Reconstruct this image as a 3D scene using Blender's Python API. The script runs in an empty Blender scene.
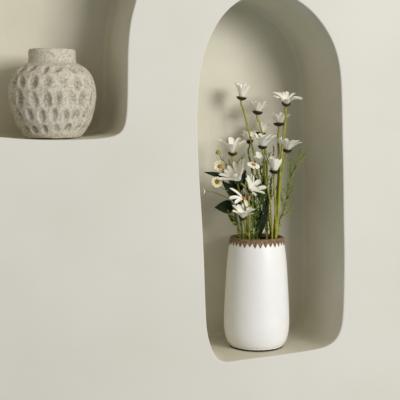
import bpy, bmesh, math, random
from mathutils import Vector, Matrix
from mathutils.geometry import tessellate_polygon

random.seed(7)
R = math.radians
scene = bpy.context.scene
col = scene.collection

# ------------------------------------------------------------------ camera
F = 950.0                       # focal length in pixels of a 400 px frame
SC = 0.0025                     # metres per pixel on the wall in the frame centre
HZ = 115.0                      # eye level row
EYE = 1.5
YAW = math.atan(302.0 / F)
PITCH = -math.atan((200.0 - HZ) / F)
DIST = F * SC
fwd = Vector((math.sin(YAW) * math.cos(PITCH), math.cos(YAW) * math.cos(PITCH), math.sin(PITCH)))
right = Vector((math.cos(YAW), -math.sin(YAW), 0))
up = right.cross(fwd)
WD = DIST * fwd.y               # distance from the wall (wall front is the plane y = 0)
CAM = Vector((-WD * fwd.x / fwd.y, -WD, EYE))
cam = bpy.data.cameras.new('camera')
cam.sensor_width = 36.0
cam.lens = 36.0 * F / 400.0
cam.clip_start = 0.05
co = bpy.data.objects.new('camera', cam)
col.objects.link(co)
M = Matrix((right, up, -fwd)).transposed().to_4x4()
M.translation = CAM
co.matrix_world = M
scene.camera = co


def at(px, py, y=0.0):
    """point of the place on the vertical plane at depth y seen in pixel px, py"""
    d = fwd + right * ((px - 200.0) / F) + up * ((200.0 - py) / F)
    return CAM + d * ((y - CAM.y) / d.y)


# --------------------------------------------------------------- materials
def srgb(r, g, b):
    def f(c):
        c /= 255.0
        return c / 12.92 if c <= 0.04045 else ((c + 0.055) / 1.055) ** 2.4
    return (f(r), f(g), f(b), 1.0)


def new_mat(name):
    m = bpy.data.materials.new(name)
    m.use_nodes = True
    nt = m.node_tree
    return m, nt, nt.nodes['Principled BSDF']


def mottled(name, c1, c2, scale, rough=0.8, bump=0.1, bscale=None, dist=0.002, lo=0.35, hi=0.65, spec=0.3, detail=4.0):
    m, nt, p = new_mat(name)
    tc = nt.nodes.new('ShaderNodeTexCoord')
    n = nt.nodes.new('ShaderNodeTexNoise')
    n.inputs['Scale'].default_value = scale
    n.inputs['Detail'].default_value = detail
    nt.links.new(tc.outputs['Object'], n.inputs['Vector'])
    r = nt.nodes.new('ShaderNodeValToRGB')
    r.color_ramp.elements[0].position = lo
    r.color_ramp.elements[0].color = c1
    r.color_ramp.elements[1].position = hi
    r.color_ramp.elements[1].color = c2
    nt.links.new(n.outputs['Fac'], r.inputs['Fac'])
    nt.links.new(r.outputs['Color'], p.inputs['Base Color'])
    p.inputs['Roughness'].default_value = rough
    p.inputs['Specular IOR Level'].default_value = spec
    if bump:
        n2 = nt.nodes.new('ShaderNodeTexNoise')
        n2.inputs['Scale'].default_value = bscale or scale
        n2.inputs['Detail'].default_value = 5.0
        nt.links.new(tc.outputs['Object'], n2.inputs['Vector'])
        b = nt.nodes.new('ShaderNodeBump')
        b.inputs['Strength'].default_value = bump
        b.inputs['Distance'].default_value = dist
        nt.links.new(n2.outputs['Fac'], b.inputs['Height'])
        nt.links.new(b.outputs['Normal'], p.inputs['Normal'])
    return m


def petal_mat(name, base, trans):
    m, nt, p = new_mat(name)
    p.inputs['Base Color'].default_value = base
    p.inputs['Roughness'].default_value = 0.6
    p.inputs['Specular IOR Level'].default_value = 0.2
    t = nt.nodes.new('ShaderNodeBsdfTranslucent')
    t.inputs['Color'].default_value = trans
    mx = nt.nodes.new('ShaderNodeMixShader')
    mx.inputs['Fac'].default_value = 0.16
    nt.links.new(p.outputs['BSDF'], mx.inputs[1])
    nt.links.new(t.outputs['BSDF'], mx.inputs[2])
    nt.links.new(mx.outputs['Shader'], nt.nodes['Material Output'].inputs['Surface'])
    return m


PL = mottled('plaster', srgb(213, 210, 201), srgb(218, 215, 207), 3.0, rough=0.9, bump=0.35, bscale=9.0, dist=0.004, spec=0.15)
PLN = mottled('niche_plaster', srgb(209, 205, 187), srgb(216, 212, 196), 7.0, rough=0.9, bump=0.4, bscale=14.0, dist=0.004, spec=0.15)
GLAZE = mottled('white_glaze', srgb(238, 237, 235), srgb(242, 241, 239), 20.0, rough=0.42, bump=0.03, bscale=60.0, dist=0.001, spec=0.45)
BROWN = mottled('brown_clay', srgb(100, 78, 56), srgb(150, 124, 94), 160.0, rough=0.85, bump=0.5, bscale=260.0, dist=0.001)
INNER = mottled('vase_inside', srgb(60, 50, 40), srgb(80, 68, 54), 40.0, rough=0.9, bump=0)
FOOT = mottled('dark_foot', srgb(38, 33, 28), srgb(52, 46, 40), 60.0, rough=0.9, bump=0)
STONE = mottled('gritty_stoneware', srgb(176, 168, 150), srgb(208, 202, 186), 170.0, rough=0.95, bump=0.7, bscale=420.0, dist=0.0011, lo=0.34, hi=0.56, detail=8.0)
# shade inside the thumb prints painted into the colour, broken up by grit noise
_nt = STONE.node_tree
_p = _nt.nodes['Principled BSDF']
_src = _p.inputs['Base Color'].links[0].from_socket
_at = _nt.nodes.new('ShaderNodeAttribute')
_at.attribute_name = 'cavity_shade'
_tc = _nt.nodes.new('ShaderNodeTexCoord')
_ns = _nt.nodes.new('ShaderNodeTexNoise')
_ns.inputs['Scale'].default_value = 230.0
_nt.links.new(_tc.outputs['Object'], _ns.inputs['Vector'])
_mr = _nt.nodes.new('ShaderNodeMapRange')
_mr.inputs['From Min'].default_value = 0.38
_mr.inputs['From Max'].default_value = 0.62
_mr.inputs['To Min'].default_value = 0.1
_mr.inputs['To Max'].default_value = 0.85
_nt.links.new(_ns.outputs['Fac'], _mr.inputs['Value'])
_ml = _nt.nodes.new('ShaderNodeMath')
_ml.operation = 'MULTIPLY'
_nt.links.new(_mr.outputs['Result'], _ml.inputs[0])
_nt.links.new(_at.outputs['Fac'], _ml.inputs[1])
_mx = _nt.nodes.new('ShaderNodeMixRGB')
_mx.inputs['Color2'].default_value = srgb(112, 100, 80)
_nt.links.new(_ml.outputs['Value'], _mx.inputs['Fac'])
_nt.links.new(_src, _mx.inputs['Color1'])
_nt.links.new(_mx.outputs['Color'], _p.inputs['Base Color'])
PETAL = petal_mat('white_petal', srgb(252, 249, 238), srgb(248, 246, 226))
PETAL2 = petal_mat('cream_petal', srgb(238, 238, 222), srgb(226, 230, 200))
PETAL3 = petal_mat('yellowish_petal', srgb(242, 237, 204), srgb(236, 230, 180))
STEM = mottled('yellow_green_stem', srgb(124, 126, 36), srgb(164, 162, 60), 60.0, rough=0.6, bump=0)
STEM2 = mottled('olive_stem', srgb(82, 90, 34), srgb(118, 122, 50), 60.0, rough=0.6, bump=0)
RED = mottled('ochre_stalk', srgb(176, 120, 60), srgb(190, 150, 66), 80.0, rough=0.6, bump=0)
CALYX = mottled('dark_calyx', srgb(20, 34, 24), srgb(34, 52, 36), 300.0, rough=0.6, bump=0.3, bscale=500, dist=0.0005)
YELL = mottled('orange_yellow_disc', srgb(160, 98, 34), srgb(196, 140, 54), 500.0, rough=0.8, bump=0.6, bscale=900, dist=0.0006)
LEAF = mottled('dark_leaf', srgb(24, 34, 20), srgb(38, 50, 28), 60.0, rough=0.75, bump=0.2, bscale=200, dist=0.0006, spec=0.12)
NEEDLE = mottled('needle_green', srgb(112, 128, 50), srgb(156, 166, 78), 60.0, rough=0.6, bump=0)
NEEDLE2 = mottled('deep_needle_green', srgb(66, 88, 38), srgb(106, 124, 54), 60.0, rough=0.6, bump=0)


# ----------------------------------------------------------------- helpers
def link(name, bm, mat, parent=None, smooth=True, world=True):
    """bmesh in place coordinates -> one mesh object (origin at its parent's base)"""
    me = bpy.data.meshes.new(name)
    if parent is not None and world:
        bmesh.ops.translate(bm, verts=bm.verts, vec=-parent_origin(parent))
    bm.to_mesh(me)
    bm.free()
    if smooth:
        for f in me.polygons:
            f.use_smooth = True
    me.materials.append(mat)
    o = bpy.data.objects.new(name, me)
    col.objects.link(o)
    if parent is not None:
        o.parent = parent
    return o


def parent_origin(p):
    v = Vector((0, 0, 0))
    while p is not None:
        v += p.location
        p = p.parent
    return v


def thing(name, label, cat, loc, group=None):
    o = bpy.data.objects.new(name, None)
    o.empty_display_size = 0.02
    o.location = loc
    col.objects.link(o)
    o['label'] = label
    o['category'] = cat
    if group:
        o['group'] = group
    return o


def smooth_path(pts, n=6, closed=False):
    out = []
    N = len(pts)
    segs = N if closed else N - 1
    for i in range(segs):
        if closed:
            p0, p1, p2, p3 = pts[(i - 1) % N], pts[i], pts[(i + 1) % N], pts[(i + 2) % N]
        else:
            p0, p1, p2, p3 = pts[max(i - 1, 0)], pts[i], pts[i + 1], pts[min(i + 2, N - 1)]
        for k in range(n):
            t = k / n
            out.append(0.5 * ((2 * p1) + (p2 - p0) * t + (2 * p0 - 5 * p1 + 4 * p2 - p3) * t * t
                              + (3 * p1 - p0 - 3 * p2 + p3) * t ** 3))
    if not closed:
        out.append(pts[-1].copy())
    return out


def tube(bm, pts, r0, r1, seg=8):
    """tapering tube along a list of points"""
    rings = []
    prev = None
    for i, p in enumerate(pts):
        d = (pts[min(i + 1, len(pts) - 1)] - pts[max(i - 1, 0)]).normalized()
        if prev is None:
            a = d.orthogonal().normalized()
        else:
            a = (prev - d * prev.dot(d)).normalized()
        prev = a
        b = d.cross(a)
        r = r0 + (r1 - r0) * i / max(1, len(pts) - 1)
        rings.append([bm.verts.new(p + a * (r * math.cos(2 * math.pi * k / seg)) + b * (r * math.sin(2 * math.pi * k / seg)))
                      for k in range(seg)])
    for i in range(len(rings) - 1):
        for k in range(seg):
            bm.faces.new((rings[i][k], rings[i][(k + 1) % seg], rings[i + 1][(k + 1) % seg], rings[i + 1][k]))
    bm.faces.new(rings[-1])
    bm.faces.new(list(reversed(rings[0])))


def frame_of(n):
    n = n.normalized()
    u = n.cross(Vector((0, 0, 1)))
    if u.length < 1e-3:
        u = Vector((1, 0, 0))
    u.normalize()
    return n, u, u.cross(n).normalized() * -1.0 if False else n.cross(u)


def lathe(bm, prof, c, seg=96):
    """profile [(r, z)] revolved about the vertical axis through c"""
    rings = []
    for r, z in prof:
        if r < 1e-6:
            rings.append([bm.verts.new(c + Vector((0, 0, z)))])
        else:
            rings.append([bm.verts.new(c + Vector((r * math.cos(2 * math.pi * k / seg), r * math.sin(2 * math.pi * k / seg), z)))
                          for k in range(seg)])
    for a, b in zip(rings[:-1], rings[1:]):
        for k in range(seg):
            k2 = (k + 1) % seg
            if len(a) == 1:
                bm.faces.new((a[0], b[k2], b[k]))
            elif len(b) == 1:
                bm.faces.new((a[k], a[k2], b[0]))
            else:
                bm.faces.new((a[k], a[k2], b[k2], b[k]))


def prof_smooth(prof, n=6):
    return [(v.x, v.y) for v in smooth_path([Vector((r, z)) for r, z in prof], n)]


# ------------------------------------------------------------------ setting
def contour(pix):
    pts = [at(x, y) for x, y in pix]
    pts = [Vector((p.x, p.z)) for p in pts]
    sm = smooth_path(pts, 12, closed=True)
    # even resample
    L = [0.0]
    for i in range(len(sm)):
        L.append(L[-1] + (sm[(i + 1) % len(sm)] - sm[i]).length)
    N = 240
    out = []
    j = 0
    for k in range(N):
        s = L[-1] * k / N
        while L[j + 1] < s:
            j += 1
        t = (s - L[j]) / max(1e-9, L[j + 1] - L[j])
        out.append(sm[j].lerp(sm[(j + 1) % len(sm)], t))
    # a light smoothing pass keeps the trowelled edge soft
    for _ in range(3):
        out = [(out[i - 1] + out[i] * 2 + out[(i + 1) % N]) / 4 for i in range(N)]
    area = sum(out[i].x * out[(i + 1) % N].y - out[(i + 1) % N].x * out[i].y for i in range(N))
    if area < 0:
        out.reverse()
    return out


def offset(c, d):
    """move a counter-clockwise contour inwards by d"""
    N = len(c)
    res = []
    for i in range(N):
        t = (c[(i + 2) % N] - c[i - 2]).normalized()
        res.append(c[i] + Vector((-t.y, t.x)) * d)
    return res


ARCH = [(223, 362.5), (240, 360.3), (257, 358), (275, 355.8), (295, 353), (315, 349.8), (328, 346.3), (336.5, 339.5), (341.5, 328),
        (343.3, 310), (344, 285), (344.3, 255), (343.7, 220), (343.3, 180), (342.5, 140), (342, 110), (341, 80), (338, 58),
        (330.5, 37), (317, 17), (301, 2.5), (285, -5.5), (269, -8), (252, -4.5), (237, 2.5), (222, 17), (210.5, 38),
        (203, 60), (199.3, 85), (197.8, 115), (198.2, 150), (200, 185), (202.3, 220), (204.2, 260), (205.6, 300),
        (207, 328), (210.5, 345), (216, 357)]
BOWL = [(60, 140), (80, 139.6), (100, 138.4), (112, 136.6), (120, 133.5), (124.5, 126.5), (126.5, 114), (127.2, 98), (127.5, 75),
        (127.8, 52), (129, 34), (131.5, 17), (136, 0), (140, -22), (141, -48), (134, -80), (112, -108), (75, -124),
        (35, -128), (-5, -122), (-38, -102), (-55, -70), (-60, -30), (-58, 10), (-54, 50), (-50, 90), (-45, 116), (-35, 129),
        (-18, 135), (0, 137), (18, 138.6), (40, 139.8)]
DEPTH = 0.252
RF, RB = 0.0035, 0.012


def build_niche(pix, depth):
    c = contour(pix)
    xs = [p.x for p in c]
    zs = [p.y for p in c]
    zmin = min(zs)
    bot = [p for p in c if p.y < zmin + 0.06 and min(xs) + 0.07 < p.x < max(xs) - 0.07]
    mx = sum(p.x for p in bot) / len(bot)
    mz = sum(p.y for p in bot) / len(bot)
    k = sum((p.x - mx) * (p.y - mz) for p in bot) / sum((p.x - mx) ** 2 for p in bot)

    def level(c, w):                # the sill runs askew at the front and levels out inside
        res = []
        for p in c:
            h = p.y - (mz + k * (p.x - mx))
            b = max(0.0, min(1.0, 1 - h / 0.10))
            b = b * b * (3 - 2 * b)
            res.append(Vector((p.x, p.y - k * (p.x - mx) * b * w)))
        return res

    loops = []
    for i in range(7):              # rounded front edge
        a = R(90) * i / 6
        loops.append((offset(c, -RF + RF * math.sin(a)), RF * (1 - math.cos(a))))
    for i in range(1, 9):
        y = RF + (depth - RF - RB) * i / 8
        loops.append((level(c, min(1.0, y / 0.08)), y))
    cl = level(c, 1.0)
    for i in range(1, 7):           # rounded back corner
        a = R(90) * i / 6
        loops.append((offset(cl, RB * (1 - math.cos(a))), depth - RB + RB * math.sin(a)))
    bm = bmesh.new()
    rings = [[bm.verts.new((p.x, y, p.y)) for p in lp] for lp, y in loops]
    N = len(rings[0])
    for a, b in zip(rings[:-1], rings[1:]):
        for i in range(N):
            bm.faces.new((a[i], b[i], b[(i + 1) % N], a[(i + 1) % N]))
    bm.faces.new(rings[-1])
    bmesh.ops.recalc_face_normals(bm, faces=bm.faces)
    bm.faces.ensure_lookup_table()
    if bm.faces[-1].normal.y > 0:
        bmesh.ops.reverse_faces(bm, faces=bm.faces)
    return bm, loops[0][0], mz


bm1, hole1, floor1 = build_niche(ARCH, DEPTH)
bm2, hole2, floor2 = build_niche(BOWL, DEPTH)
n1 = link('wall_niche_right', bm1, PLN)
n2 = link('wall_niche_left', bm2, PLN)
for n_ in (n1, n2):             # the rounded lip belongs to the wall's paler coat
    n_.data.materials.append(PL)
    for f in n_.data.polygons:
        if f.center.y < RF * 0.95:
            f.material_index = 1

bm = bmesh.new()
edges = []
for poly in ([Vector((-3.2, 0.0)), Vector((3.2, 0.0)), Vector((3.2, 2.9)), Vector((-3.2, 2.9))], hole1, hole2):
    vs = [bm.verts.new((p.x, 0, p.y)) for p in poly]
    for i in range(len(vs)):
        edges.append(bm.edges.new((vs[i], vs[(i + 1) % len(vs)])))
bmesh.ops.triangle_fill(bm, use_beauty=True, use_dissolve=False, edges=edges)
for f in bm.faces:
    if f.normal.y > 0:
        f.normal_flip()
wall = link('wall_back', bm, PL, smooth=False)
for o, l in ((wall, 'smooth pale off-white plaster wall'), (n1, 'tall arched plaster niche holding the white vase'),
             (n2, 'rounded plaster niche holding the dimpled jar')):
    o['kind'] = 'structure'
    o['label'] = l

# ------------------------------------------------------------- white vase
VY = 0.118
vc = at(256.3, 352, VY)
vbase = Vector((vc.x, VY, floor1 + 0.0005))
pxm = 0.985 * (vbase - CAM).dot(fwd) / F         # metres per pixel at the vase
zt = at(258, 236.8, VY).z - vbase.z        # height of the lip


def vz(py):
    return at(258, py, VY).z - vbase.z


out_prof = [(26.5, 0.0045 / pxm), (28.5, None), (31.4, 337), (32.9, 326), (33.0, 315), (32.3, 300), (31.2, 280), (29.8, 262), (28.4, 250), (27.4, 243)]
vp = [(0.0, 0.004), (24.5 * pxm, 0.004), (26.8 * pxm, 0.006), (29.4 * pxm, 0.014), (31.6 * pxm, 0.03), (32.8 * pxm, 0.052)]
vp += [(r * pxm, vz(y)) for r, y in ((33.0, 318), (32.4, 302), (31.3, 282), (30.0, 263), (28.6, 250), (27.4, 243))]
vp = prof_smooth(vp, 5)
vp += [(26.7 * pxm, zt - 0.002), (26.1 * pxm, zt), (25.0 * pxm, zt + 0.0005), (24.0 * pxm, zt - 0.001), (23.4 * pxm, zt - 0.006), (24.0 * pxm, zt - 0.03),
       (27.0 * pxm, zt - 0.12), (28.5 * pxm, 0.06), (25 * pxm, 0.02), (0.0, 0.014)]
vase = thing('vase', 'tall tapering white ceramic vase with a brown scalloped rim, holding flowers', 'vase', vbase)
bm = bmesh.new()
lathe(bm, vp, Vector((0, 0, 0)), 96)
body = link('body', bm, GLAZE, vase, world=False)
body.data.materials.append(INNER)
for f in body.data.polygons:
    c = f.center
    if f.normal.x * c.x + f.normal.y * c.y < -1e-7 and math.hypot(c.x, c.y) < 28.6 * pxm and c.z > 0.012 and c.z < zt - 0.004:
        f.material_index = 1


def prof_r(z):
    best = None
    for (r0, z0), (r1, z1) in zip(vp[:-1], vp[1:]):
        if z0 <= z <= z1 and z1 > z0:
            best = r0 + (r1 - r0) * (z - z0) / (z1 - z0)
            break
    return best if best else 26.7 * pxm


# brown rim with pointed scallops hanging over the glaze
bm = bmesh.new()
T = 33
seg = T * 8
rows = []
for k in range(seg):
    a = 2 * math.pi * k / seg
    ph = (k % 8) / 8.0
    tri = 1 - abs(2 * ph - 1)
    rnd = random.Random(k // 8)
    low = zt - 0.0075 - 0.0125 * (0.8 + 0.35 * rnd.random()) * tri ** 0.85
    colr = []
    ins = 23.2 * pxm
    prof = [(ins, zt - 0.007), (23.7 * pxm, zt - 0.0005), (24.8 * pxm, zt + 0.0016), (26.2 * pxm, zt + 0.0012), (27.1 * pxm, zt - 0.0015)]
    for j in range(6):
        z = zt - 0.004 + (low - zt + 0.004) * j / 5
        prof.append((prof_r(z) + 0.0012 - 0.0004 * (j == 5), z))
    prof.append((prof_r(low) - 0.0004, low - 0.0002))
    rows.append([bm.verts.new((r * math.cos(a), r * math.sin(a), z)) for r, z in prof])
for k in range(seg):
    a, b = rows[k], rows[(k + 1) % seg]
    for j in range(len(a) - 1):
        bm.faces.new((a[j + 1], b[j + 1], b[j], a[j]))
bmesh.ops.recalc_face_normals(bm, faces=bm.faces)
o = link('rim', bm, BROWN, vase, world=False)
o['label'] = 'brown unglazed rim with pointed scallops'
bm = bmesh.new()
lathe(bm, [(0.0, 0.0), (26.0 * pxm, 0.0), (26.9 * pxm, 0.0012), (26.9 * pxm, 0.0048), (25.5 * pxm, 0.0055), (0.0, 0.0055)], Vector((0, 0, 0)), 96)
o = link('foot', bm, FOOT, vase, world=False)
o['label'] = 'thin dark unglazed foot'

# ---------------------------------------------------------- stoneware jar
JY = 0.098
jc = at(53.2, 139, JY)
jbase = Vector((jc.x, JY, floor2 + 0.0008))
jp = (jbase - CAM).dot(fwd) / F


def jz(py):
    return at(52, py, JY).z - jbase.z


jtop = jz(49.5)
key = [(25.5, jz(139.2)), (27.5, jz(137)), (32.0, jz(131)), (37.0, jz(122)), (40.7, jz(111)), (42.8, jz(99)), (43.0, jz(90)), (41.8, jz(82)), (38.5, jz(74.5)),
       (33.0, jz(68.5)), (27.5, jz(65)), (24.4, jz(63.2))]
key = [(r * jp, max(0.0, z)) for r, z in key]
jbody = prof_smooth(key, 12)
seg = 288
DROW = [(70, 16, 3.6, 4.4), (83.5, 19, 4.0, 5.8), (100, 20, 4.2, 6.8), (115.5, 20, 3.9, 5.8), (128.5, 19, 3.4, 4.0)]
rj = random.Random(3)
dimples = []
for q, (py, n, w, h) in enumerate(DROW):
    for i in range(n):
        dimples.append((2 * math.pi * (i + 0.5 * (q % 2) + 0.32 * (rj.random() - 0.5)) / n, jz(py + 2.0 * (rj.random() - 0.5)),
                        w * jp * (0.85 + 0.4 * rj.random()), h * jp * (0.9 + 0.4 * rj.random()), 0.7 + 0.7 * rj.random(), rj.uniform(-0.45, 0.45)))
bm = bmesh.new()
rings = []
cavity_shade = []
for idx, (r, z) in enumerate(jbody):
    a_, b_ = jbody[max(0, idx - 1)], jbody[min(len(jbody) - 1, idx + 1)]
    tz = Vector((b_[0] - a_[0], b_[1] - a_[1])).normalized()
    nr, nz = tz.y, -tz.x
    near = [d for d in dimples if abs(d[1] - z) < d[3] * 1.8]
    ring = []
    for k in range(seg):
        a = 2 * math.pi * k / seg
        dd = 0.0005 * math.sin(3 * a + 40 * z) + 0.0004 * math.sin(7 * a - 90 * z)
        cv = 0.0
        for da, dz, w, h, amp, sk in near:
            e = (a - da + math.pi) % (2 * math.pi) - math.pi
            x = (e * r) / w + sk * (z - dz) / h
            y = (z - dz) / (h * max(0.45, abs(tz.y)))
            q = x * x + y * y
            if q < 4:
                g = math.exp(-(q ** 1.9) * 1.2)
                dd -= 0.0050 * amp * g
                dd += 0.0007 * math.exp(-((math.sqrt(q) - 1.2) ** 2) * 14)
                cv = max(cv, math.exp(-(q ** 1.5) * 1.1) * min(1.0, amp * (0.75 + 0.25 * x)))  # painted shade, stronger on one side of each dimple
        rr = r + nr * dd
        ring.append(bm.verts.new((rr * math.cos(a), rr * math.sin(a), z + nz * dd)))
        cavity_shade.append(cv)
    rings.append(ring)
bot = bm.verts.new((0, 0, 0))
for k in range(seg):
    bm.faces.new((bot, rings[0][(k + 1) % seg], rings[0][k]))
for a, b in zip(rings[:-1], rings[1:]):
    for k in range(seg):
        bm.faces.new((a[k], a[(k + 1) % seg], b[(k + 1) % seg], b[k]))
jar = thing('jar', 'squat round grey stoneware jar covered in thumb-sized dimples', 'jar', jbase)
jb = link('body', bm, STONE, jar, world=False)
ca = jb.data.attributes.new('cavity_shade', 'FLOAT', 'POINT')
ca.data.foreach_set('value', cavity_shade + [0.0] * (len(jb.data.vertices) - len(cavity_shade)))
bm = bmesh.new()
zb = jz(63.6)
lathe(bm, [(24.6 * jp, zb - 0.004), (23.6 * jp, zb + 0.003), (23.3 * jp, zb + 0.012), (23.3 * jp, jtop - 0.008), (23.0 * jp, jtop - 0.003), (21.9 * jp, jtop),
           (20.4 * jp, jtop - 0.0005), (19.6 * jp, jtop - 0.004), (19.4 * jp, jtop - 0.02), (20.0 * jp, zb - 0.01)], Vector((0, 0, 0)), 96)
o = link('neck', bm, STONE, jar, world=False)
o['label'] = 'short straight collar neck with open mouth'

# ---------------------------------------------------------------- flowers
MOUTH_Z = vbase.z + zt
GD = 'white daisies in the tall vase'


def stem_path(wps, y0, y1, n=5):
    """pixel way-points from the head down to the vase mouth, then on into the vase"""
    m = len(wps)
    pts = []
    jr = random.Random(int(wps[0][0] * 7 + wps[0][1] * 13))
    for i, (x, y) in enumerate(wps):
        t = i / (m - 1)
        if 0 < i < m - 1:
            x += jr.uniform(-1.2, 1.2)
        pts.append(at(x, y, y0 + (y1 - y0) * t))
    p = pts[-1]
    d = Vector((p.x - vbase.x, p.y - vbase.y))
    lim = 20.0 * pxm
    if d.length > lim:
        d = d.normalized() * lim
    p = Vector((vbase.x + d.x, vbase.y + d.y, MOUTH_Z - 0.006))
    pts[-1] = p
    pts.append(Vector((vbase.x + d.x * 0.85, vbase.y + d.y * 0.85, MOUTH_Z - 0.06)))
    pts.append(Vector((vbase.x + d.x * 0.5, vbase.y + d.y * 0.5, vbase.z + 0.05)))
    pts.append(Vector((vbase.x + d.x * 0.35, vbase.y + d.y * 0.35, vbase.z + 0.0175)))
    return smooth_path(pts, n)


def petal_bm(C, n, r, length, width, phi0, phi1, r0, rnd, cup=0.25, notch=True):
    """one petal leaving the head C in direction r, bending from phi0 to phi1 off the axis n"""
    side = n.cross(r).normalized()
    twist = rnd.uniform(-0.25, 0.25)
    bm = bmesh.new()
    NS, NW = 9, 6
    p = C + r * r0
    rows = []
    for i in range(NS + 1):
        t = i / NS
        ph = phi0 + (phi1 - phi0) * t ** 1.2
        d = n * math.cos(ph) + r * math.sin(ph)
        nn = n * math.sin(ph) - r * math.cos(ph)
        if i:
            p = p + d * (length / NS)
        w = width * 0.5 * (0.32 + 0.68 * math.sin(min(1.0, t / 0.62) * math.pi / 2))
        if t > 0.72:
            w *= math.sqrt(max(0.0, 1 - ((t - 0.72) / 0.30) ** 2))
        w = max(w, width * 0.05)
        s = (side * math.cos(twist * t) + nn * math.sin(twist * t))
        m = s.cross(d)
        row = []
        for j in range(NW + 1):
            u = 2 * j / NW - 1
            groove = 0.05 * width * math.cos(u * math.pi * 2.0)
            tipcut = -0.05 * length * (1 - abs(math.cos(u * math.pi * 1.5))) * (t > 0.95) if notch else 0
            row.append(bm.verts.new(p + s * (u * w) + nn * (cup * w * u * u + groove * (0.3 + t * 0.4)) + d * tipcut))
        rows.append(row)
    for i in range(NS):
        for j in range(NW):
            bm.faces.new((rows[i][j], rows[i][j + 1], rows[i + 1][j + 1], rows[i + 1][j]))
    return bm


def dome_bm(C, n, rad, h, rings=5, seg=16, flip=1):
    n, u, v = frame_of(n)
    bm = bmesh.new()
    prev = None
    for i in range(rings + 1):
        a = R(90) * i / rings
        rr, hh = rad * math.cos(a), h * math.sin(a) * flip
        if i == rings:
            ring = [bm.verts.new(C + n * hh)]
        else:
            ring = [bm.verts.new(C + n * hh + u * (rr * math.cos(2 * math.pi * k / seg)) + v * (rr * math.sin(2 * math.pi * k / seg))) for k in range(seg)]
        if prev:
            for k in range(seg):
                k2 = (k + 1) % seg
                if len(ring) == 1:
                    bm.faces.new((prev[k], prev[k2], ring[0]))
                else:
                    bm.faces.new((prev[k], prev[k2], ring[k2], ring[k]))
        else:
            bm.faces.new(list(reversed(ring)))
        prev = ring
    bmesh.ops.recalc_face_normals(bm, faces=bm.faces)
    return bm


def head(parent, C, n, L, W, count, phi0, phi1, rnd, disc=3.0, calyx=3.6, mat=None, seeds=None, jitter=0.18, ydisc=True):
    n, u, v = frame_of(n)
    px = (C - CAM).dot(fwd) / F
    # calyx: a dark scaly cup under the petals
    if calyx:
        bmc = dome_bm(C + n * (0.6 * px), n, (calyx + 0.4) * px, 3.6 * px, 5, 16, -1)
        link('calyx', bmc, CALYX, parent)
    if ydisc:
        link('flower_centre', dome_bm(C + n * (0.35 * px), n, disc * px, 1.5 * px, 5, 16, 1), YELL, parent)
    az = seeds or [2 * math.pi * (k + rnd.uniform(-jitter, jitter)) / count for k in range(count)]
    for k, a in enumerate(az):
        r = u * math.cos(a) + v * math.sin(a)
        l = 1.07 * L * px * rnd.uniform(0.88, 1.08)
        b = petal_bm(C + n * (0.3 * px * (1 + 0.5 * (k % 2))), n, r, l, W * px * rnd.uniform(0.88, 1.1),
                     phi0 + rnd.uniform(-0.12, 0.12), phi1 + rnd.uniform(-0.28, 0.28), disc * 0.75 * px, rnd)
        link('petal', b, mat or PETAL, parent)


def daisy(label, hx, hy, y0, axis, wps, mouth_y, L=14, W=5.2, count=13, phi=(0.5, 0.9), thick=1.0, seed=0, disc=3.2, calyx=4.9,
          stalk=True, mat=None, smat=None, ydisc=True, az=None):
    rnd = random.Random(seed)
    n = Vector(axis).normalized()
    C = at(hx, hy, y0)
    px = (C - CAM).dot(fwd) / F
    pts = stem_path(wps, y0, mouth_y)
    root = thing('daisy', label, 'flower', pts[-1], GD)
    neckp = C - n * (2.2 * px)
    second = C - n * (6 * px)
    pts2 = smooth_path([neckp, second.lerp(pts[3], 0.3), pts[4]], 5)[:-1] + pts[4:]
    bm = bmesh.new()
    tube(bm, pts2, thick * px * 0.85, thick * px * 1.15)
    link('stem', bm, smat or STEM, root)
    if stalk:
        bm = bmesh.new()
        tube(bm, pts2[:4], thick * px * 1.25, thick * px * 0.95)
        o = link('flower_stalk', bm, RED, root)
    head(root, C, n, L, W, count, phi[0], phi[1], rnd, disc, calyx, mat, seeds=az, ydisc=ydisc)
    return root


# label, head pixel, depth, axis (x right, y into the wall, z up), stem way-points, ...
daisy('topmost left daisy, cupped white petals above a dark calyx, highest on the left', 241.5, 97.5, 0.165, (0.12, -0.12, 1),
      [(241, 99), (245, 112), (249, 135), (255, 165), (262, 200), (267, 238)], 0.12, L=14, W=3.5, count=12, phi=(0.32, 0.75), seed=1)
daisy('half-closed daisy just right of and below the topmost left one', 257.5, 112, 0.155, (0.16, 0.02, 1),
      [(258, 113), (261, 125), (263, 136), (265.5, 165), (268, 200), (271, 238)], 0.14, L=12, W=3.5, count=12, phi=(0.4, 0.85), seed=2)
daisy('wide open daisy at the top right, highest on the right, petals spread flat', 286, 103.5, 0.12, (0.02, -0.36, 1),
      [(286, 105), (285.5, 118), (283.5, 140), (281, 165), (278, 195), (276, 238)], 0.11, L=15.5, W=3.6, count=15, phi=(0.45, 1.6), seed=3, thick=1.3, calyx=4.2)
daisy('small shallow daisy directly below the wide open top right one', 279, 123.5, 0.15, (0.0, 0.02, 1),
      [(279, 125), (279, 138), (279, 160), (277.5, 190), (275, 238)], 0.13, L=12, W=3.4, count=14, phi=(0.45, 1.05), seed=4, thick=1.2, calyx=5.4)
daisy('pale daisy tucked behind the broad one in the middle of the upper row', 261, 133, 0.175, (0.1, 0.0, 1),
      [(261, 134), (262, 145), (264, 170), (267, 203), (270, 236)], 0.16, L=12, W=3.8, count=11, phi=(0.45, 0.95), seed=5, calyx=4.6)
daisy('broad shallow daisy in the middle with petals fanned out over a thin dark calyx', 262.5, 146.5, 0.115, (0.06, -0.06, 1),
      [(262.5, 148), (263.5, 160), (266, 180), (269.5, 205), (272, 239)], 0.105, L=15.5, W=4.4, count=13, phi=(0.5, 1.05), seed=6, calyx=4.4)
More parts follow.
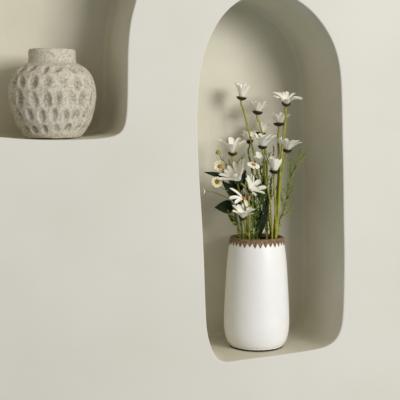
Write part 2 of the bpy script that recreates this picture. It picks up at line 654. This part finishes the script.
daisy('flat wide daisy on the right, petals reaching furthest right', 287, 150, 0.12, (0.08, -0.05, 1),
      [(287, 152), (284.5, 163), (281, 180), (279, 205), (277.5, 237)], 0.13, L=16, W=4.2, count=13, phi=(0.7, 1.22), seed=7, stalk=False, calyx=4.6)
daisy('tulip-shaped closed daisy on the right below the flat wide one', 274.5, 171, 0.105, (0.05, -0.04, 1),
      [(274.5, 173), (274.5, 182), (274.5, 205), (275.5, 239)], 0.10, L=13, W=5.4, count=10, phi=(0.5, 0.12), seed=8, calyx=5.0, stalk=False)
daisy('broad-petalled daisy on the left with a gap between its upright petals', 232.5, 153, 0.10, (-0.02, -0.2, 1),
      [(232.5, 154), (234, 162), (238, 185), (243, 210), (246, 238)], 0.115, L=17.5, W=7.0, count=7, phi=(0.45, 1.0), seed=11, calyx=4.4, az=(-0.1, 0.4, 1.1, 3.25, 3.85, 4.65))
daisy('daisy bending sideways on the left, long petals pointing left and upward', 239.5, 180.5, 0.07, (-0.55, -0.2, 0.75),
      [(238, 179), (243, 186), (247, 194), (249, 212), (249, 239)], 0.08, L=19, W=4.2, count=13, phi=(0.6, 1.0), seed=10, stalk=False, disc=2.4, ydisc=False, calyx=3.4)
daisy('large-petalled pale daisy in the lower middle, petals spread like a hand toward the right', 249.5, 190, 0.085, (0.3, -0.5, 0.5),
      [(250, 190), (252, 198), (253, 215), (253, 239)], 0.09, L=14.5, W=5.4, count=9, phi=(0.8, 1.2), seed=12, stalk=False, disc=2.2, mat=PETAL2, calyx=3.2, ydisc=False,
      az=(0.3, 1.0, 2.0, 2.75, 3.5, 4.2, 4.9, 5.6), smat=STEM2)
daisy('drooping daisy with an orange centre and a long petal stretched to the left', 244, 198.5, 0.062, (-0.05, -0.6, 0.75),
      [(244.5, 199), (245, 206), (246, 220), (247, 239)], 0.088, L=15, W=4.2, count=9, phi=(1.0, 1.7), seed=13, stalk=False, disc=2.5, calyx=3.2,
      az=(0.12, 0.7, 1.5, 5.7), smat=STEM2)
daisy('lowest daisy of the bunch, open cup close above the vase rim', 242.5, 217.5, 0.068, (0.02, -0.36, 0.92),
      [(242.5, 219), (242.5, 226), (242, 239)], 0.09, L=13.5, W=5.0, count=10, phi=(0.5, 1.15), seed=14, stalk=False, disc=2.4, calyx=3.4,
      az=(0.0, 0.7, 1.35, 2.2, 3.0, 3.6, 4.3, 5.0, 5.7), smat=STEM2)
daisy('small faded daisy in the back between the left and middle flowers', 249.5, 141, 0.18, (-0.05, 0.1, 1),
      [(249.5, 143), (249, 152), (252, 175), (255, 205), (256, 236)], 0.165, L=10.5, W=3.6, count=10, phi=(0.4, 0.8), seed=15, smat=STEM2, stalk=False, calyx=3.6)
daisy('pale shaded daisy behind the stems, below the broad middle one', 260.5, 166, 0.135, (0.05, -0.15, 1),
      [(262, 167), (261, 180), (260, 205), (259, 236)], 0.165, L=15, W=4.6, count=11, phi=(0.5, 1.0), seed=16, mat=PETAL, stalk=False, smat=STEM2, calyx=3.4)


# small button flowers ------------------------------------------------------
def button(parent, x, y, dep, axis, size, seed, mat=None, open_=1.25, disc=2.3):
    C = at(x, y, dep)
    px = (C - CAM).dot(fwd) / F
    h = thing_part('flower_head', parent, C)
    rnd = random.Random(seed)
    n, u, v = frame_of(Vector(axis))
    link('flower_centre', dome_bm(C, n, disc * px, 1.7 * px, 5, 14, 1), YELL, h)
    bm = dome_bm(C + n * (0.2 * px), n, disc * px, 1.4 * px, 4, 14, -1)
    link('calyx', bm, STEM2, h)
    bmp = bmesh.new()
    for k in range(11):
        a = 2 * math.pi * (k + rnd.uniform(-0.15, 0.15)) / 11
        r = u * math.cos(a) + v * math.sin(a)
        b = petal_bm(C, n, r, size * px * rnd.uniform(0.9, 1.1), 2.9 * px, open_, open_ + 0.25, disc * 0.8 * px, rnd, notch=False)
        me = bpy.data.meshes.new('tmp')
        b.to_mesh(me)
        b.free()
        bmp.from_mesh(me)
        bpy.data.meshes.remove(me)
    link('petals', bmp, mat or PETAL3, h)
    return C, n, px


def thing_part(name, parent, C):
    h = bpy.data.objects.new(name, None)
    h.empty_display_size = 0.01
    col.objects.link(h)
    h.parent = parent
    h.location = C - parent_origin(parent)
    return h


def branch(bm, pts, r0, r1, n=5):
    tube(bm, smooth_path(pts, n), r0, r1, 7)


# branching button-flower spray on the left
main = stem_path([(222, 172), (226, 186), (232, 203), (236, 220), (239, 238)], 0.10, 0.115)
spray = thing('button_flower_spray', 'thin branching spray of little orange-centred button flowers leaning out to the left', 'flower', main[-1], 'button flower sprays')
bm = bmesh.new()
tube(bm, main, 0.0013, 0.0019, 7)
branch(bm, [at(231, 200, 0.104), at(222, 195.5, 0.10), at(213, 192, 0.095), at(206.5, 191.7, 0.089)], 0.0011, 0.0008)
branch(bm, [at(228, 191, 0.102), at(222, 188, 0.098), at(218, 184, 0.094)], 0.0011, 0.0008)
branch(bm, [at(222.5, 174, 0.10), at(222, 169, 0.099), at(220.5, 167, 0.097)], 0.0011, 0.0009)
branch(bm, [at(224, 180, 0.101), at(223, 168, 0.106), at(221, 158, 0.106), at(219, 153.5, 0.104)], 0.0011, 0.0008)
link('stem', bm, STEM2, spray)
button(spray, 217, 182, 0.09, (-0.05, -1, 0.12), 4.0, 21)
button(spray, 219.8, 166.5, 0.094, (-0.55, -0.6, 0.45), 4.6, 22, open_=1.0)
button(spray, 205, 191.6, 0.088, (-1, -0.1, 0.05), 3.4, 23, open_=0.6, disc=1.5)
C = at(218.3, 152.3, 0.104)
pb = (C - CAM).dot(fwd) / F
bm = dome_bm(C, Vector((-0.4, -0.3, 0.8)), 2.7 * pb, 2.2 * pb, 5, 14, 1)
b2 = dome_bm(C, Vector((-0.4, -0.3, 0.8)), 2.7 * pb, 1.8 * pb, 5, 14, -1)
me = bpy.data.meshes.new('tmp')
b2.to_mesh(me)
b2.free()
bm.from_mesh(me)
bpy.data.meshes.remove(me)
o = link('bud', bm, STEM, spray)
o['label'] = 'closed yellow-green bud'

main = stem_path([(253.5, 167), (252, 178), (250, 200), (250, 238)], 0.085, 0.10)
sp2 = thing('button_flower_spray', 'single orange-centred button flower in the middle of the bunch', 'flower', main[-1], 'button flower sprays')
bm = bmesh.new()
tube(bm, main, 0.0012, 0.0018, 7)
link('stem', bm, STEM2, sp2)
button(sp2, 253.7, 165, 0.084, (0.1, -0.5, 0.85), 4.6, 24, mat=PETAL, open_=1.6)


# leaves ---------------------------------------------------------------------
def leaf_bm(base, tip, width, bend=0.0, up_=Vector((0, -1, 0.2)), fold=0.15, point=1.0, sway=0.0):
    bm = bmesh.new()
    d = tip - base
    side = d.cross(up_).normalized()
    nrm = side.cross(d).normalized()
    NS, NW = 12, 4
    rows = []
    for i in range(NS + 1):
        t = i / NS
        w = width * 0.5 * (math.sin(math.pi * t ** 0.8) ** point) + width * 0.015
        p = base + d * t + nrm * (bend * math.sin(math.pi * t)) + side * (sway * math.sin(math.pi * t))
        row = []
        for j in range(NW + 1):
            u = 2 * j / NW - 1
            row.append(bm.verts.new(p + side * (u * w) + nrm * (abs(u) * w * fold)))
        rows.append(row)
    for i in range(NS):
        for j in range(NW):
            bm.faces.new((rows[i][j], rows[i][j + 1], rows[i + 1][j + 1], rows[i + 1][j]))
    return bm


main = stem_path([(228, 178), (233, 196), (236, 215), (241, 237)], 0.118, 0.13)
ls = thing('leafy_stem', 'stem with broad dark green leaves sticking out on the left of the bunch', 'foliage', main[-1])
bm = bmesh.new()
tube(bm, main, 0.0012, 0.002, 7)
link('stem', bm, STEM2, ls)
pm = pxm
for b, t, w, bd in (((226.5, 177.5, .116), (203.5, 172, .10), 5.2, 0.004), ((237, 196, .112), (221.5, 181, .10), 9.0, 0.006),
                    ((236, 209, .118), (214.5, 207.5, .098), 13.5, 0.004), ((235, 205, .12), (233, 186, .118), 6.5, 0.002),
                    ((240, 222, .12), (228, 215, .108), 7.0, 0.003), ((236, 196, .13), (246, 170, .13), 9.0, 0.003), ((237, 212, .125), (247, 198, .125), 9.0, 0.002),
                    ((234, 190, .13), (229, 164, .135), 7.0, 0.003)):
    bb, tt = at(*b), at(*t)
    cen = min(main, key=lambda q: (q - bb).length)
    link('leaf', leaf_bm(cen, tt, w * pm, bd), LEAF, ls)

main = stem_path([(263, 196), (262, 212), (260, 225), (259, 238)], 0.115, 0.115)
ds = thing('leafy_stem', 'stem of dark glossy blade leaves low in the middle, just above the vase rim', 'foliage', main[-1])
bm = bmesh.new()
tube(bm, main, 0.0012, 0.002, 7)
link('stem', bm, STEM2, ds)
for b, t, w, sw in (((260, 239, .09), (269, 206, .075), 7.0, -0.009), ((258, 238, .10), (259, 205, .095), 6.5, 0.004), ((256, 237, .105), (248, 212, .105), 6, 0.003),
                    ((262, 205, .115), (254, 175, .11), 8, 0.0), ((262, 236, .11), (267, 212, .12), 6, -0.003), ((262, 200, .115), (248, 183, .12), 8, 0.002),
                    ((261, 222, .12), (244, 196, .125), 8, 0.002), ((263, 200, .125), (264, 172, .13), 7, 0.0), ((260, 228, .12), (250, 200, .12), 8, 0.0), ((262, 215, .12), (272, 188, .135), 6, 0.0)):
    bb, tt = at(*b), at(*t)
    cen = min(main, key=lambda q: (q - bb).length)
    link('leaf', leaf_bm(cen, tt, w * pm, 0.005, sway=sw), LEAF, ds)


# feathery sprigs -------------------------------------------------------------
def sprig(label, lines, mouth_y, y0, seed, nlen=5.0, dens=1.0, mat=None, free=None):
    rnd = random.Random(seed)
    main = stem_path(lines[0], y0, mouth_y)
    root = thing('feathery_sprig', label, 'foliage', main[-1], 'feathery green sprigs')
    bm = bmesh.new()
    tube(bm, main, 0.0008, 0.0017, 6)
    paths = [[p for p in main if p.z > MOUTH_Z - 0.01]]
    for ln in lines[1:]:
        b0 = at(ln[0][0], ln[0][1], y0 + 0.4 * (mouth_y - y0))
        b0 = min(main, key=lambda q: (q - b0).length)
        pts = smooth_path([b0] + [at(x, y, b0.y + dy) for x, y, dy in ln[1:]], 5)
        tube(bm, pts, 0.0012, 0.0006, 6)
        paths.append(list(reversed(pts)))
    link('stem', bm, STEM2, root)
    bm = bmesh.new()
    for pts in paths:
        total = sum((a - b).length for a, b in zip(pts, pts[1:]))
        cnt = int(total / 0.0038 * dens)
        for k in range(cnt):
            s = total * (k + rnd.random()) / cnt
            acc = 0.0
            for a, b in zip(pts, pts[1:]):
                l = (b - a).length
                if acc + l >= s:
                    break
                acc += l
            p = a.lerp(b, (s - acc) / max(l, 1e-6))
            upd = (a - b).normalized()
            o_ = upd.orthogonal().normalized()
            o_ = Matrix.Rotation(rnd.uniform(0, 6.283), 3, upd) @ o_
            frac = s / total
            ln = nlen * pxm * rnd.uniform(0.7, 1.2) * (0.55 + 0.6 * min(1, frac * 3))
            tip = p + (upd * rnd.uniform(0.6, 1.0) + o_ * 0.7).normalized() * ln
            rad = Vector((tip.x - vbase.x, tip.y - vbase.y))
            tube(bm, [p, p.lerp(tip, 0.5) + o_ * 0.0006, tip], 0.001, 0.0005, 4)
    link('needles', bm, mat or NEEDLE, root)
    return root


sprig('tall feathery green sprig on the far right of the bunch, with side twigs',
      [[(300.5, 151), (296, 163), (289, 180), (285.5, 197), (284, 208), (278.5, 222), (275, 238)],
       [(289, 180), (290.5, 170, -.004), (291, 158, -.008)], [(296, 163), (302, 158, .0), (304.5, 153, -.003)],
       [(285.5, 200), (290, 193, -.004), (293, 186, -.006)], [(281, 217), (287, 213, .003), (291, 206, .004)], [(285, 205), (281, 197, .004), (280, 188, .006)]],
      0.12, 0.115, 31, nlen=5.5, dens=1.6)
sprig('slim feathery sprig behind the stems of the right-hand daisies', [[(273.5, 146), (273, 160), (271, 180), (269, 205), (266, 237)], [(272, 170), (268, 160, .0), (267, 153, .0)]],
      0.15, 0.165, 32, nlen=4.5)
sprig('feathery sprig rising up the middle under the broad middle daisy', [[(264.5, 150), (264, 165), (261.5, 185), (259, 210), (257, 237)], [(263, 166), (268, 158, 0.0), (270, 153, 0.0)], [(260, 195), (267, 186, -.005), (269, 176, -.006)]],
      0.10, 0.10, 33, nlen=5.0, mat=NEEDLE2)
sprig('dense dark feathery sprig low in the centre of the vase mouth', [[(258, 186), (257, 200), (255, 218), (254, 238)], [(256, 208), (262, 199, -.003), (264, 190, -.005)], [(255, 222), (249, 210, -.002), (247, 202, -.003)]],
      0.09, 0.085, 34, nlen=5.5, dens=1.5, mat=NEEDLE2)
sprig('short light green sprig on the left, by the lowest daisy', [[(233.5, 206), (235, 217), (237, 228), (239, 238)], [(236, 224), (231, 217, -.003), (229, 211, -.004)]],
      0.09, 0.085, 35, nlen=5.5, dens=1.6, mat=NEEDLE)
sprig('short feathery sprig between the lowest daisy and the dark blade leaves', [[(251, 207), (250, 220), (249, 229), (248, 238)], [(250, 222), (253, 214, -.002), (256, 208, -.003)]],
      0.08, 0.078, 36, nlen=5.0, dens=1.3, mat=NEEDLE)
sprig('small brownish-green sprig behind the left flowers, among the bent daisies', [[(229, 160), (233, 175), (238, 200), (243, 236)], [(231, 168), (240, 160, .0), (244, 156, .0)], [(232, 172), (225, 164, .004), (224, 158, .006)]],
      0.15, 0.14, 37, nlen=4.5, mat=NEEDLE2)
sprig('dark feathery sprig in the shadow behind the lower middle flowers', [[(245, 170), (247, 185), (249, 205), (251, 237)], [(247, 186), (254, 178, .0), (257, 171, .0)], [(248, 200), (240, 190, .004), (238, 184, .006)]],
      0.12, 0.135, 38, nlen=5.5, dens=1.4, mat=NEEDLE2)
sprig('olive feathery sprig standing close along the right-hand stems', [[(270, 178), (270, 192), (268, 212), (266, 238)], [(269, 200), (274, 193, .0), (277, 186, .0)]],
      0.12, 0.115, 39, nlen=4.5, dens=1.2, mat=NEEDLE2)

# ----------------------------------------------------------------- lighting
w = bpy.data.worlds.new('world')
scene.world = w
w.use_nodes = True
bg = w.node_tree.nodes['Background']
wn = w.node_tree                 # warm ceiling bounce above, cooler daylight from the floor side
tc = wn.nodes.new('ShaderNodeTexCoord')
sx = wn.nodes.new('ShaderNodeSeparateXYZ')
wn.links.new(tc.outputs['Generated'], sx.inputs['Vector'])
mr = wn.nodes.new('ShaderNodeMapRange')
mr.inputs['From Min'].default_value = -1.0
mr.inputs['From Max'].default_value = 1.0
wn.links.new(sx.outputs['Z'], mr.inputs['Value'])
cr = wn.nodes.new('ShaderNodeValToRGB')
cr.color_ramp.elements[0].position = 0.2
cr.color_ramp.elements[0].color = (0.80, 0.92, 1.0, 1)
cr.color_ramp.elements[1].position = 0.75
cr.color_ramp.elements[1].color = (1.0, 0.92, 0.78, 1)
wn.links.new(mr.outputs['Result'], cr.inputs['Fac'])
wn.links.new(cr.outputs['Color'], bg.inputs['Color'])
bg.inputs['Strength'].default_value = 0.36


def area(name, loc, target, sx, sy, power, color):
    l = bpy.data.lights.new(name, 'AREA')
    l.shape = 'RECTANGLE'
    l.size, l.size_y = sx, sy
    l.energy = power
    l.color = color
    o = bpy.data.objects.new(name, l)
    o.location = loc
    d = Vector(target) - Vector(loc)
    o.rotation_euler = d.to_track_quat('-Z', 'Y').to_euler()
    col.objects.link(o)
    return o


area('window_light', (2.1, -4.3, 2.6), (0.0, 0, 1.25), 2.0, 1.8, 196, (1.0, 0.985, 0.96))

scene.view_settings.view_transform = 'Standard'
scene.view_settings.look = 'None'
scene.view_settings.exposure = 0.0
